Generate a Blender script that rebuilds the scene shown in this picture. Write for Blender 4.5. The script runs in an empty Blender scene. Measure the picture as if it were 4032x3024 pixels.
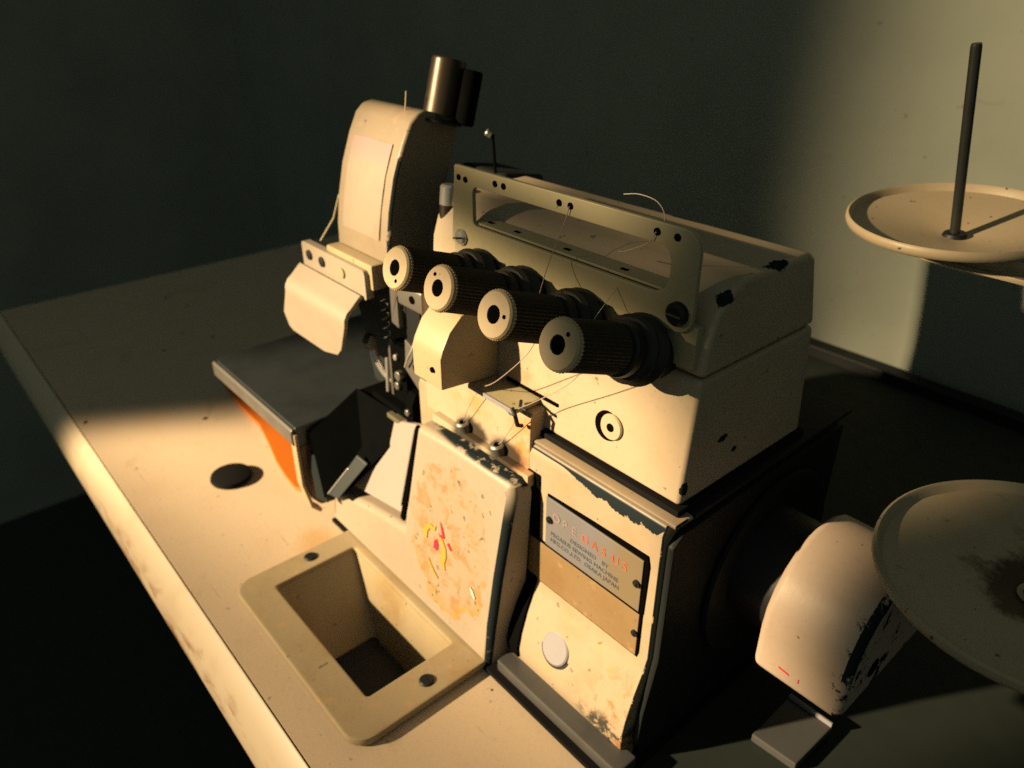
import bpy, bmesh, math, random
from mathutils import Vector, Matrix
from mathutils import noise as mnoise
random.seed(7)

# ------------------------------------------------------------------ camera, light, exposure
S = 0.36                       # one layout unit (camera height over the table) in metres
scene = bpy.context.scene
col = scene.collection
def V(*a): return Vector(a if len(a) == 3 else a[0])

cam_d = bpy.data.cameras.new('camera'); cam = bpy.data.objects.new('camera', cam_d); col.objects.link(cam)
cam.location = (0, 0, 1.0 * S); cam.rotation_euler = (math.radians(61.2), 0, math.radians(49.04))
cam_d.sensor_width = 36; cam_d.lens = 36 * 2958 / 4032
cam_d.clip_start = 0.01; cam_d.clip_end = 50
cam_d.dof.use_dof = True; cam_d.dof.focus_distance = 0.86 * S; cam_d.dof.aperture_fstop = 11.0
scene.camera = cam

world = bpy.data.worlds.new('World'); scene.world = world; world.use_nodes = True
wb = world.node_tree.nodes['Background']
wb.inputs['Color'].default_value = (0.56, 0.66, 0.55, 1); wb.inputs['Strength'].default_value = 0.22

vs = scene.view_settings
vs.view_transform = 'Standard'; vs.look = 'None'; vs.exposure = 0.0; vs.gamma = 1.0; vs.use_curve_mapping = False
scene.render.film_transparent = False
scene.cycles.use_denoising = False
scene.cycles.max_bounces = 6; scene.cycles.diffuse_bounces = 3; scene.cycles.glossy_bounces = 3
scene.cycles.sample_clamp_indirect = 4.0

# the low window light: one lamp, shaped by added node masks that dim chosen areas
LT = V(-1.0, .55, .3); LW = V(.46, 1, -.46).normalized(); LD = 6.0
LU = V(LW.y, -LW.x, 0).normalized(); LV = LU.cross(LW)
ld = bpy.data.lights.new('window_light', 'SPOT'); lo = bpy.data.objects.new('window_light', ld); col.objects.link(lo)
lo.location = (LT - LW * LD) * S
lo.rotation_euler = LW.to_track_quat('-Z', 'Y').to_euler()
ld.energy = 985; ld.color = (1.0, 0.735, 0.42); ld.shadow_soft_size = 0.075 * S
ld.spot_size = math.radians(50); ld.spot_blend = 0.1
ld.use_nodes = True
nt = ld.node_tree; N = nt.nodes; Lk = nt.links
em = [n for n in N if n.type == 'EMISSION'][0]
geo = N.new('ShaderNodeNewGeometry')
def ldot(v):
    n = N.new('ShaderNodeVectorMath'); n.operation = 'DOT_PRODUCT'
    Lk.new(geo.outputs['Incoming'], n.inputs[0]); n.inputs[1].default_value = v; return n.outputs['Value']
def lmath(op, a, b=None):
    n = N.new('ShaderNodeMath'); n.operation = op
    for i, x in enumerate((a, b)):
        if x is None: continue
        if isinstance(x, (int, float)): n.inputs[i].default_value = x
        else: Lk.new(x, n.inputs[i])
    return n.outputs[0]
def lstep(x, a, b):
    n = N.new('ShaderNodeMapRange'); n.interpolation_type = 'SMOOTHSTEP'
    Lk.new(x, n.inputs['Value']); n.inputs['From Min'].default_value = a; n.inputs['From Max'].default_value = b
    return n.outputs['Result']
dw = ldot(LW)
gu = lmath('MULTIPLY', lmath('DIVIDE', ldot(LU), dw), LD)
gv = lmath('MULTIPLY', lmath('DIVIDE', ldot(LV), dw), LD)
gl = lmath('DIVIDE', lmath('ADD', lmath('SUBTRACT', gu, lmath('MULTIPLY', lmath('MINIMUM', gv, 0.0), .45)), .46), lmath('ADD', 1.0, lmath('MULTIPLY', 2.3, lstep(gv, .1, .5))))
m_left = lstep(gl, -.08, .08)
m_high = lmath('SUBTRACT', 1.0, lmath('MULTIPLY', .55, lmath('MAXIMUM', lstep(gv, .46, .70), lmath('MULTIPLY', lstep(gv, .12, .24), lmath('SUBTRACT', 1.0, lstep(gu, -.29, -.22))))))
m_right = lmath('SUBTRACT', 1.0, lstep(lmath('ADD', gu, lmath('MULTIPLY', gv, .35)), .56, .62))
m_right = lmath('MULTIPLY', m_right, lstep(gv, -.95, -.75))
m_low = lmath('ADD', 0.34, lmath('MULTIPLY', .66, lstep(lmath('SUBTRACT', gv, lmath('MULTIPLY', gu, .35)), -.41, -.30)))
m_top = lmath('SUBTRACT', 1.0, lmath('MULTIPLY', .95, lmath('MULTIPLY', lmath('MULTIPLY', lstep(gv, .348, .385), lmath('SUBTRACT', 1.0, lstep(gv, .515, .56))), lstep(gu, -.04, .05))))   # added band mask that dims the thread frame and roof
msk = lmath('MULTIPLY', lmath('MULTIPLY', m_left, m_right), lmath('MULTIPLY', lmath('MULTIPLY', m_low, m_high), m_top))
Lk.new(msk, em.inputs['Strength'])

# ------------------------------------------------------------------ material helpers
def nodes_of(m): return m.node_tree.nodes, m.node_tree.links
class MT:
    """small node-building helper"""
    def __init__(s, name, base, rough=.5, metal=0.0, spec=.5):
        s.m = bpy.data.materials.new(name); s.m.use_nodes = True
        s.n, s.l = nodes_of(s.m)
        s.b = s.n['Principled BSDF']
        s.b.inputs['Roughness'].default_value = rough; s.b.inputs['Metallic'].default_value = metal
        s.b.inputs['Specular IOR Level'].default_value = spec
        s.b.inputs['Base Color'].default_value = (*base, 1)
        s.tc = s.n.new('ShaderNodeTexCoord'); s.co = s.tc.outputs['Object']
        s.col = None; s.base = base
    def setin(s, inp, x):
        if hasattr(x, 'is_linked'): s.l.new(x, inp)
        elif isinstance(x, (tuple, list)): inp.default_value = (*x, 1) if len(x) == 3 and len(inp.default_value) == 4 else x
        else: inp.default_value = x
    def noise(s, scale, detail=4, rough=.6, co=None, dist=0):
        n = s.n.new('ShaderNodeTexNoise'); n.inputs['Scale'].default_value = scale / S
        n.inputs['Detail'].default_value = detail; n.inputs['Roughness'].default_value = rough; n.inputs['Distortion'].default_value = dist
        s.l.new(co or s.co, n.inputs['Vector']); return n.outputs['Fac']
    def step(s, x, a, b):
        n = s.n.new('ShaderNodeMapRange'); n.interpolation_type = 'SMOOTHSTEP'
        s.setin(n.inputs['Value'], x); n.inputs['From Min'].default_value = a; n.inputs['From Max'].default_value = b
        return n.outputs['Result']
    def math(s, op, a, b=0.0):
        n = s.n.new('ShaderNodeMath'); n.operation = op; s.setin(n.inputs[0], a); s.setin(n.inputs[1], b); return n.outputs[0]
    def mix(s, f, a, b):
        n = s.n.new('ShaderNodeMix'); n.data_type = 'RGBA'
        s.setin(n.inputs[0], f); s.setin(n.inputs[6], a); s.setin(n.inputs[7], b); return n.outputs[2]
    def edge(s, r=.006):
        """1 at worn edges of the form"""
        bv = s.n.new('ShaderNodeBevel'); bv.samples = 4; bv.inputs['Radius'].default_value = r * S
        g = s.n.new('ShaderNodeNewGeometry')
        d = s.n.new('ShaderNodeVectorMath'); d.operation = 'DOT_PRODUCT'
        s.l.new(bv.outputs[0], d.inputs[0]); s.l.new(g.outputs['True Normal'], d.inputs[1])
        return s.math('SUBTRACT', 1.0, d.outputs['Value'])
    def bevel_zone(s, axis=0, lo=.25, hi=.97, yneg=False):
        """1 on the rounded edge strips that turn towards +axis"""
        g = s.n.new('ShaderNodeNewGeometry'); x = s.n.new('ShaderNodeSeparateXYZ'); s.l.new(g.outputs['Normal'], x.inputs[0])
        z = s.math('MULTIPLY', s.step(x.outputs[axis], lo - .03, lo), s.step(x.outputs[axis], hi, hi - .02))
        return s.math('MULTIPLY', z, s.step(x.outputs[1], -.05, -.15)) if yneg else z
    def sep(s):
        n = s.n.new('ShaderNodeSeparateXYZ'); s.l.new(s.co, n.inputs[0]); return n.outputs
    def blob(s, x, y, z, rx, ry, rz):
        """soft-edged position mask in layout units: <1 inside"""
        a = s.n.new('ShaderNodeVectorMath'); a.operation = 'SUBTRACT'; s.l.new(s.co, a.inputs[0]); a.inputs[1].default_value = (x * S, y * S, z * S)
        b = s.n.new('ShaderNodeVectorMath'); b.operation = 'DIVIDE'; s.l.new(a.outputs[0], b.inputs[0]); b.inputs[1].default_value = (rx * S, ry * S, rz * S)
        c = s.n.new('ShaderNodeVectorMath'); c.operation = 'LENGTH'; s.l.new(b.outputs[0], c.inputs[0]); return c.outputs['Value']
    def bump(s, h, strength=.2, dist=.001):
        n = s.n.new('ShaderNodeBump'); n.inputs['Strength'].default_value = strength; n.inputs['Distance'].default_value = dist
        s.l.new(h, n.inputs['Height']); s.l.new(n.outputs[0], s.b.inputs['Normal'])
    def done(s, color=None, rough=None):
        if color is not None: s.setin(s.b.inputs['Base Color'], color)
        if rough is not None: s.setin(s.b.inputs['Roughness'], rough)
        return s.m

CREAM = (.50, .405, .285); CHIP = (.012, .017, .020); OCHRE = (.40, .23, .07)
def paint(name, base=CREAM, chip=.5, stain=.35, rough=.42, extra=None, edge_r=.006, grime=.5):
    """old enamel: blotchy tone, ochre stains, grime specks, dark chips along the worn edges"""
    base = tuple(x * .62 for x in base)
    t = MT(name, base, rough, 0.0, .3)
    n1 = t.noise(9, 5); n2 = t.noise(38, 6, .65); n3 = t.noise(120, 4)
    c = t.mix(t.math('MULTIPLY', t.step(n1, .45, .75), stain), base, (base[0] * .80, base[1] * .66, base[2] * .46))
    c = t.mix(t.math('MULTIPLY', t.step(n2, .56, .74), stain * .8), c, OCHRE)
    c = t.mix(t.math('MULTIPLY', t.step(n3, .50, .80), .18), c, (base[0] * .55, base[1] * .5, base[2] * .42))
    specks = t.step(t.noise(70, 2, .5), .715, .735)
    c = t.mix(t.math('MULTIPLY', specks, grime), c, CHIP)
    ch = None
    if chip > 0:
        e = t.edge(edge_r)
        k = t.math('ADD', e, t.math('MULTIPLY', t.math('SUBTRACT', t.noise(30, 6, .7), .5), .9))
        ch = t.step(k, .50 - .36 * chip, .54 - .36 * chip)
        ch = t.math('MULTIPLY', ch, t.step(e, .02, .06))
        c = t.mix(ch, c, CHIP)
    if extra: c, ch = extra(t, c, ch)
    t.bump(n3, .10, .0006)
    bw = t.n.new('ShaderNodeRGBToBW'); t.l.new(c, bw.inputs[0])
    t.l.new(t.math('MULTIPLY', t.step(bw.outputs[0], .015, .08), .3), t.b.inputs['Specular IOR Level'])
    return t.done(c, t.math('ADD', rough - .06, t.math('MULTIPLY', n2, .22)))

def plain(name, base, rough=.5, metal=0., var=.3, scale=25, spec=.5):
    t = MT(name, base, rough, metal, spec)
    n = t.noise(scale, 5)
    c = t.mix(t.math('MULTIPLY', t.step(n, .35, .75), var), base, tuple(x * .45 for x in base))
    t.bump(t.noise(scale * 5, 3), .08, .0005)
    return t.done(c, t.math('ADD', rough - .08, t.math('MULTIPLY', n, .2)))

# ------------------------------------------------------------------ mesh helpers (layout units)
def mesh_obj(name, bm, mat, parent=None, smooth=30):
    me = bpy.data.meshes.new(name)
    bmesh.ops.recalc_face_normals(bm, faces=bm.faces)
    bm.to_mesh(me); bm.free()
    org = parent['_org'] if parent is not None and '_org' in parent else (0, 0, 0)
    for v in me.vertices: v.co = (v.co - V(org)) * S if False else v.co * S
    if smooth is not None:
        for p in me.polygons: p.use_smooth = True
        me.set_sharp_from_angle(angle=math.radians(smooth))
    me.materials.append(mat)
    o = bpy.data.objects.new(name, me); col.objects.link(o)
    if smooth is not None:
        wn = o.modifiers.new('normals', 'WEIGHTED_NORMAL'); wn.keep_sharp = True; wn.weight = 100; wn.mode = 'FACE_AREA'
    if parent is not None:
        o.parent = parent
        o.matrix_parent_inverse = parent_world(parent).inverted()
    return o
def parent_world(p):
    m = Matrix.Translation(p.location)
    if p.parent is not None: m = parent_world(p.parent) @ p.matrix_parent_inverse @ m
    return m
def tag(o, label=None, cat=None, group=None, kind=None):
    if label: o['label'] = label
    if cat: o['category'] = cat
    if group: o['group'] = group
    if kind: o['kind'] = kind
    return o
def thing(name, label, cat, loc, group=None):
    o = bpy.data.objects.new(name, None); o.empty_display_size = .02; col.objects.link(o)
    o.location = V(loc) * S
    return tag(o, label, cat, group)

def bev(bm, w, seg=2, edges=None):
    es = edges if edges is not None else [e for e in bm.edges if len(e.link_faces) == 2 and e.calc_face_angle(0) > math.radians(25)]
    if w > 0 and es: bmesh.ops.bevel(bm, geom=es, offset=w, segments=seg, affect='EDGES', profile=.5, clamp_overlap=True)
    return bm
def bbox(x0, x1, y0, y1, z0, z1, b=0., seg=2):
    bm = bmesh.new()
    bmesh.ops.create_cube(bm, size=1, matrix=Matrix.Translation(((x0 + x1) / 2, (y0 + y1) / 2, (z0 + z1) / 2)) @ Matrix.Diagonal((x1 - x0, y1 - y0, z1 - z0, 1)))
    return bev(bm, b, seg)
def extr(pts, vec, b=0., seg=2):
    """closed polygon pts (3D) extruded along vec"""
    bm = bmesh.new(); vec = V(vec)
    a = [bm.verts.new(V(p)) for p in pts]; c = [bm.verts.new(V(p) + vec) for p in pts]
    n = len(pts)
    bm.faces.new(a); bm.faces.new(c[::-1])
    for i in range(n): bm.faces.new((a[i], c[i], c[(i + 1) % n], a[(i + 1) % n]))
    bmesh.ops.recalc_face_normals(bm, faces=bm.faces)
    return bev(bm, b, seg)
def prism_x(yz, x0, x1, b=0., seg=2): return extr([(x0, y, z) for y, z in yz], (x1 - x0, 0, 0), b, seg)
def prism_y(xz, y0, y1, b=0., seg=2): return extr([(x, y0, z) for x, z in xz], (0, y1 - y0, 0), b, seg)
def prism_z(xy, z0, z1, b=0., seg=2): return extr([(x, y, z0) for x, y in xy], (0, 0, z1 - z0), b, seg)
def frame_of(axis, up=(0, 0, 1)):
    w = V(axis).normalized(); u = V(up).cross(w)
    if u.length < 1e-4: u = V(1, 0, 0)
    u.normalize(); return u, w.cross(u), w
def lathe(prof, c, axis=(0, 0, 1), n=40, closed=False, teeth=0, tooth=0.):
    """profile [(radius, height along axis)] turned about axis through c"""
    bm = bmesh.new(); u, v, w = frame_of(axis); c = V(c); rings = []
    for r, h in prof:
        if r < 1e-6: rings.append([bm.verts.new(c + w * h)]); continue
        ring = []
        for k in range(n):
            a = 2 * math.pi * k / n
            rr = r * (1 - (tooth if (teeth and k % 2) else 0))
            ring.append(bm.verts.new(c + w * h + (u * math.cos(a) + v * math.sin(a)) * rr))
        rings.append(ring)
    for A, B in list(zip(rings, rings[1:])) + ([(rings[-1], rings[0])] if closed else []):
        if len(A) == 1 and len(B) == 1: continue
        for k in range(n):
            j = (k + 1) % n
            if len(A) == 1: bm.faces.new((A[0], B[k], B[j]))
            elif len(B) == 1: bm.faces.new((A[k], A[j], B[0]))
            else: bm.faces.new((A[k], A[j], B[j], B[k]))
    return bm
def cyl(c, axis, r, h, b=0., n=28, r2=None):
    r2 = r if r2 is None else r2; b = min(b, h * .45, r * .9)
    pr = [(0, 0), (r - b, 0), (r, b), (r2, h - b), (r2 - b, h), (0, h)] if b > 0 else [(0, 0), (r, 0), (r2, h), (0, h)]
    return lathe(pr, c, axis, n)
def tube(pts, r, n=8):
    bm = bmesh.new(); pts = [V(p) for p in pts]; prev = None; rings = []
    for i, p in enumerate(pts):
        d = (pts[min(i + 1, len(pts) - 1)] - pts[max(i - 1, 0)]).normalized()
        up = V(0, 0, 1) if abs(d.z) < .95 else V(1, 0, 0)
        if prev is not None: up = prev
        u = up.cross(d).normalized(); v = d.cross(u); prev = v
        rings.append([bm.verts.new(p + (u * math.cos(2 * math.pi * k / n) + v * math.sin(2 * math.pi * k / n)) * r) for k in range(n)])
    for A, B in zip(rings, rings[1:]):
        for k in range(n): bm.faces.new((A[k], A[(k + 1) % n], B[(k + 1) % n], B[k]))
    bm.faces.new(rings[0][::-1]); bm.faces.new(rings[-1])
    return bm
def curve3(ctrl, n=24):
    """Catmull-Rom through ctrl"""
    P = [V(c) for c in ctrl]; P = [2 * P[0] - P[1]] + P + [2 * P[-1] - P[-2]]; out = []
    m = len(P) - 3
    for i in range(m):
        for k in range(n // m + 1):
            t = k / (n // m + 1); a, b, c, d = P[i:i + 4]
            out.append(.5 * ((2 * b) + (-a + c) * t + (2 * a - 5 * b + 4 * c - d) * t * t + (-a + 3 * b - 3 * c + d) * t ** 3))
    out.append(P[-2]); return out
def join(*bms):
    out = bmesh.new()
    for b in bms:
        me = bpy.data.meshes.new('tmp'); b.to_mesh(me); b.free(); out.from_mesh(me); bpy.data.meshes.remove(me)
    return out
def rrect(x0, x1, y0, y1, r, n=5):
    """rounded rectangle outline; r = (r00, r10, r11, r01)"""
    if not isinstance(r, tuple): r = (r,) * 4
    out = []
    for (cx, cy, a0, rr) in ((x0, y0, 180, r[0]), (x1, y0, 270, r[1]), (x1, y1, 0, r[2]), (x0, y1, 90, r[3])):
        sx = 1 if cx == x0 else -1; sy = 1 if cy == y0 else -1
        if rr <= 0: out.append((cx, cy)); continue
        for k in range(n + 1):
            a = math.radians(a0 + 90 * k / n)
            out.append((cx + sx * rr + rr * math.cos(a), cy + sy * rr + rr * math.sin(a)))
    return out
def ring_plate(outer, inner, to3, thick, b=0.):
    """plate with a hole; outline lists have equal length and the same start angle"""
    bm = bmesh.new(); n = len(outer); t = V(thick)
    A = [bm.verts.new(V(to3(*p))) for p in outer]; B = [bm.verts.new(V(to3(*p))) for p in inner]
    C_ = [bm.verts.new(V(to3(*p)) + t) for p in outer]; D = [bm.verts.new(V(to3(*p)) + t) for p in inner]
    for i in range(n):
        j = (i + 1) % n
        bm.faces.new((A[i], A[j], B[j], B[i])); bm.faces.new((C_[i], D[i], D[j], C_[j]))
        bm.faces.new((A[i], C_[i], C_[j], A[j])); bm.faces.new((B[i], B[j], D[j], D[i]))
    bmesh.ops.recalc_face_normals(bm, faces=bm.faces)
    return bev(bm, b, 2)
def patch(points, normal, t=.0012):
    """thin irregular scrap lying on a surface"""
    nn = V(normal).normalized() * t
    return extr([V(p) for p in points], nn)

# ------------------------------------------------------------------ materials
M = {}
def table_extra(t, c, ch):
    mp = t.n.new('ShaderNodeMapping'); mp.inputs['Rotation'].default_value = (0, 0, .5); mp.inputs['Scale'].default_value = (1, 30, 1); t.l.new(t.co, mp.inputs['Vector'])
    scr = t.math('MULTIPLY', t.step(t.noise(5, 3, .6, co=mp.outputs[0]), .66, .70), t.step(t.noise(4, 3), .45, .6))
    c = t.mix(t.math('MULTIPLY', scr, .35), c, (.16, .11, .065))
    st = t.math('ADD', t.blob(-1.11, .47, 0, .12, .07, .1), t.math('MULTIPLY', t.noise(16, 5), .6))
    c = t.mix(t.math('MULTIPLY', t.step(st, 1.1, .5), .6), c, (.36, .20, .05))
    c = t.mix(t.math('MULTIPLY', t.step(t.noise(6, 6, .7, dist=.8), .58, .72), .30), c, (.24, .16, .085))
    c = t.mix(t.step(t.noise(34, 1, .3), .775, .785), c, (.02, .018, .014))
    return c, ch
M['table'] = paint('table_laminate', (.73, .58, .415), 0, .16, .48, grime=.4, extra=table_extra)
def edge_mat():
    t = MT('table_edge_band', (.74, .62, .44), .45)
    n = t.noise(7, 5, .6); x = t.sep()
    mp = t.n.new('ShaderNodeMapping'); mp.inputs['Scale'].default_value = (.30, 1, 1); t.l.new(t.co, mp.inputs['Vector'])
    st = t.step(t.noise(24, 7, .7, co=mp.outputs[0], dist=.5), .46, .62)
    along = t.step(x[0], -1.75 * S, -1.15 * S)
    low = t.step(t.math('ADD', x[2], t.math('MULTIPLY', t.math('SUBTRACT', t.noise(14, 5), .5), .10 * S)), -.025 * S, -.075 * S)
    c = t.mix(t.math('MULTIPLY', t.math('MULTIPLY', st, low), t.math('ADD', .25, t.math('MULTIPLY', along, .65))), (.50, .415, .295), (.19, .078, .020))
    c = t.mix(t.math('MULTIPLY', t.step(n, .55, .7), .22), c, (.34, .24, .13))
    t.bump(n, .1, .001)
    return t.done(c)
M['edge'] = edge_mat()
M['tray'] = paint('tray_plastic', (.42, .34, .215), 0, .8, .38)
M['cream'] = paint('cream_enamel', CREAM, .40, .22)
def lid_extra(t, c, ch):
    for (x, y, z, rx, ry, rz, th) in ((-.418, .663, .692, .016, .024, .014, .7), (-.420, .765, .706, .012, .030, .010, .75), (-.425, .72, .66, .01, .006, .006, .8), (-.414, .70, .50, .01, .012, .007, .8), (-.414, .73, .472, .01, .008, .006, .8), (-.414, .632, .455, .006, .008, .010, .9), (-.60, .84, .706, .03, .012, .010, .9), (-.50, .845, .70, .05, .010, .008, .9)):
        m = t.math('ADD', t.blob(x, y, z, rx, ry, rz), t.math('MULTIPLY', t.math('SUBTRACT', t.noise(46, 6, .75), .5), 2.2))
        c = t.mix(t.step(m, th, th - .08), c, CHIP)
    # rust-orange blush where the threads rub
    m = t.step(t.blob(-.68, .63, .50, .10, .05, .06), 1.0, .1)
    c = t.mix(t.math('MULTIPLY', m, t.math('MULTIPLY', t.step(t.noise(14, 6, .7), .44, .68), .6)), c, (.27, .11, .03))
    return c, ch
M['cream_lid'] = paint('cream_enamel_lid', CREAM, 0, .22, extra=lid_extra)
M['cream_clean'] = paint('cream_enamel_clean', CREAM, 0, .20)
def tower_extra(t, c, ch):
    nz = t.bevel_zone(0, .2, .985, True)
    c = t.mix(t.math('MULTIPLY', nz, t.step(t.noise(22, 5, .7), .44, .50)), c, CHIP)
    return c, ch
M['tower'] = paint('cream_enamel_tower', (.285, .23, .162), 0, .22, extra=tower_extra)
def base_extra(t, c, ch):
    # rust and grime that gathers on the low flared foot
    m = t.step(t.blob(-.42, .57, .06, .10, .1, .13), 1.0, .25)
    r = t.step(t.noise(26, 6, .7, dist=.5), .50, .60)
    c = t.mix(t.math('MULTIPLY', t.math('MULTIPLY', m, r), .8), c, (.22, .10, .025))
    m2 = t.step(t.blob(-.43, .555, .05, .09, .1, .035), 1.0, .4)
    r2 = t.step(t.noise(45, 5, .7), .48, .54)
    c = t.mix(t.math('MULTIPLY', t.math('MULTIPLY', m2, r2), .9), c, CHIP)
    # chipped band under the top rim
    x = t.sep()
    dep = t.math('MULTIPLY', t.math('MULTIPLY', t.step(x[0], -.60 * S, -.50 * S), t.step(x[0], -.408 * S, -.43 * S)), t.math('MULTIPLY', t.math('SUBTRACT', t.noise(30, 6, .75), .22), .042 * S))
    c = t.mix(t.math('MULTIPLY', t.step(t.math('ADD', x[2], dep), .4085 * S, .4095 * S), t.step(x[1], .609 * S, .604 * S)), c, CHIP)
    nz = t.bevel_zone(0, .2, .98)
    c = t.mix(t.math('MULTIPLY', nz, t.step(t.noise(24, 5, .7), .40, .46)), c, CHIP)
    return c, ch
M['base'] = paint('cream_enamel_base', (.44, .352, .245), 0, .6, extra=base_extra)
def cover_extra(t, c, ch):
    # glue and torn-paper residue of an old sticker
    d = t.math('ADD', t.blob(-.775, .53, .19, .105, .2, .145), t.math('MULTIPLY', t.math('SUBTRACT', t.noise(22, 4), .5), .7))
    inside = t.step(d, 1.0, .93); rim = t.math('MULTIPLY', inside, t.step(d, .74, .93))
    low = t.step(t.blob(-.765, .53, .12, .115, .2, .10), 1.1, .5)
    tex = t.step(t.noise(34, 6, .7, dist=.4), .46, .62)
    c = t.mix(t.math('MULTIPLY', t.math('MULTIPLY', rim, low), .85), c, (.30, .165, .035))
    c = t.mix(t.math('MULTIPLY', inside, .22), c, (.24, .15, .06))
    c = t.mix(t.math('MULTIPLY', t.math('MULTIPLY', inside, tex), .72), c, (.215, .120, .038))
    c = t.mix(t.math('MULTIPLY', t.math('MULTIPLY', inside, t.step(t.noise(60, 3), .64, .68)), .8), c, (.05, .045, .035))
    # paint gone along the right front edge, with ragged flakes beside it
    x = t.sep(); d = t.math('SUBTRACT', x[0], t.math('ADD', -.665 * S, t.math('MULTIPLY', x[2], .0695)))
    g = t.math('ADD', d, t.math('MULTIPLY', t.math('SUBTRACT', t.noise(26, 5, .7), .52), .030 * S))
    e = t.math('MULTIPLY', t.step(g, -.006 * S, -.004 * S), t.step(x[1], .585 * S, .570 * S))
    side = t.step(d, -.0030 * S, -.0012 * S)
    front = t.math('SUBTRACT', 1.0, side)
    nz = t.bevel_zone(0, .18, .985)
    c = t.mix(t.math('MULTIPLY', t.math('MAXIMUM', t.math('MULTIPLY', e, front), t.math('MULTIPLY', nz, t.step(t.noise(20, 4), .36, .42))), t.step(x[2], .365 * S, .30 * S)), c, CHIP)
    # worn dark top ledge
    m = t.step(t.blob(-.73, .585, .372, .17, .030, .022), 1.0, .75)
    c = t.mix(t.math('MULTIPLY', m, t.step(t.noise(36, 6, .7), .42, .48)), c, CHIP)
    return c, ch
M['cover'] = paint('cream_enamel_cover', (.385, .322, .248), 0, .12, extra=cover_extra)
def guide_extra(t, c, ch):
    m = t.step(t.blob(-.66, .595, .42, .05, .05, .09), 1.0, .1)
    c = t.mix(t.math('MULTIPLY', m, t.step(t.noise(18, 6, .7), .40, .62)), c, (.46, .17, .04))
    m = t.step(t.blob(-.78, .595, .44, .09, .05, .05), 1.0, .1)
    c = t.mix(t.math('MULTIPLY', m, t.math('MULTIPLY', t.step(t.noise(18, 6, .7), .48, .66), .7)), c, (.46, .19, .05))
    # oil soot round the two eyelets
    for ex in (-.797, -.714):
        m = t.step(t.math('ADD', t.blob(ex + .016, .598, .374, .050, .04, .034), t.math('MULTIPLY', t.noise(60, 4), .5)), 1.25, .75)
        c = t.mix(t.math('MULTIPLY', m, .93), c, (.018, .014, .010))
    return c, ch
M['guide'] = paint('cream_enamel_guide', CREAM, 0, .25, extra=guide_extra)
M['frame'] = paint('frame_enamel', (.44, .395, .24), 0, .30)
M['guard'] = paint('eye_guard_enamel', (.45, .36, .22), 0, .25)
M['plastic'] = plain('milky_plastic', (.245, .21, .165), .34, var=.15)
M['black'] = plain('black_paint', (.006, .007, .008), .5, spec=.25)
M['oily'] = plain('oily_black', (.0025, .003, .003), .7, spec=0.0)
M['side'] = plain('black_side_casting', (.006, .008, .008), .6, spec=.2)
M['rubber'] = plain('black_rubber', (.004, .004, .004), .8, spec=.1)
M['knob'] = plain('knob_brown_black', (.040, .032, .020), .6, spec=.2)
M['hole'] = plain('hole_dark', (.002, .002, .002), .9, spec=0.0)
M['plate'] = plain('gunmetal_cloth_plate', (.040, .047, .052), .28, .45, .6, 10)
M['plate_edge'] = plain('lit_plate_edge', (.115, .11, .10), .35, .4, .4, 20)  # lighter steel puts the light on the plate's front edge into its colour
M['needleplate'] = plain('needle_plate_enamel', (.085, .08, .052), .45, 0, .3)
M['teal'] = plain('dark_teal_casting', (.016, .022, .023), .45, .1, spec=.3)
M['steel'] = plain('bright_steel', (.50, .48, .45), .24, .7, .15)
M['dull'] = plain('dull_steel', (.22, .21, .19), .4, .8, .4)
M['brass'] = plain('brown_brass', (.040, .030, .018), .36, .6, .6)
M['table_shade'] = plain('dark_green_shade', (.012, .017, .014), .7, spec=.2)  # near-black tone that paints shade onto the table
M['rail'] = plain('grey_rail', (.055, .056, .056), .45, .2, .35)
M['orange'] = plain('orange_paint', (.42, .105, .006), .5, var=.12)
M['brown'] = plain('worn_brown_paint', (.10, .052, .03), .5, var=.5)
M['white'] = plain('white_enamel', (.24, .205, .185), .4, var=.1)
M['button'] = plain('satin_aluminium', (.185, .18, .20), .5, .1, .12)
def hood_extra(t, c, ch):
    nz = t.bevel_zone(0, .18, .995)
    c = t.mix(t.math('MULTIPLY', nz, t.step(t.noise(17, 6, .7), .44, .50)), c, CHIP)
    x = t.sep()
    e = t.math('MULTIPLY', t.step(x[0], -.222 * S, -.211 * S), t.step(t.noise(22, 6, .75), .54, .58))
    return t.mix(e, c, CHIP), ch
M['hood'] = paint('hood_enamel', (.56, .44, .34), 0, .10, extra=hood_extra)
M['dish'] = paint('dish_enamel', (.44, .36, .24), 0, .16, grime=.8)
M['rod'] = plain('dark_steel_rod', (.045, .05, .045), .35, .7, .5, 30)
M['plaque'] = None
def plaque_mat():
    t = MT('aluminium_plaque', (.44, .42, .40), .42, .25)
    g = t.step(t.noise(10, 4), .35, .65); x = t.sep()
    yel = t.step(t.math('ADD', x[0], t.math('MULTIPLY', t.math('SUBTRACT', t.noise(20, 4), .5), .09 * S)), -.535 * S, -.455 * S)
    c = t.mix(t.math('MULTIPLY', g, .3), (.150, .150, .165), (.115, .108, .105))
    c = t.mix(t.math('MULTIPLY', yel, .75), c, (.165, .122, .055))
    return t.done(c)
M['plaque'] = plaque_mat()
M['door'] = paint('door_enamel', (.27, .185, .092), 0, .5)
M['red'] = plain('faded_red_print', (.36, .070, .022), .6, var=.9, scale=90)
M['redfade'] = plain('very_faded_red_print', (.19, .145, .135), .6, var=.4, scale=60)
M['navy'] = plain('navy_print', (.045, .06, .085), .6, var=.35, scale=60)
M['scrapred'] = plain('sticker_red', (.55, .010, .035), .5, var=.1)
M['scrapyellow'] = plain('sticker_yellow', (.40, .205, .02), .5, var=.25, scale=40)
M['scrapwhite'] = plain('sticker_white', (.45, .39, .33), .5, var=.1)
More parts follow.
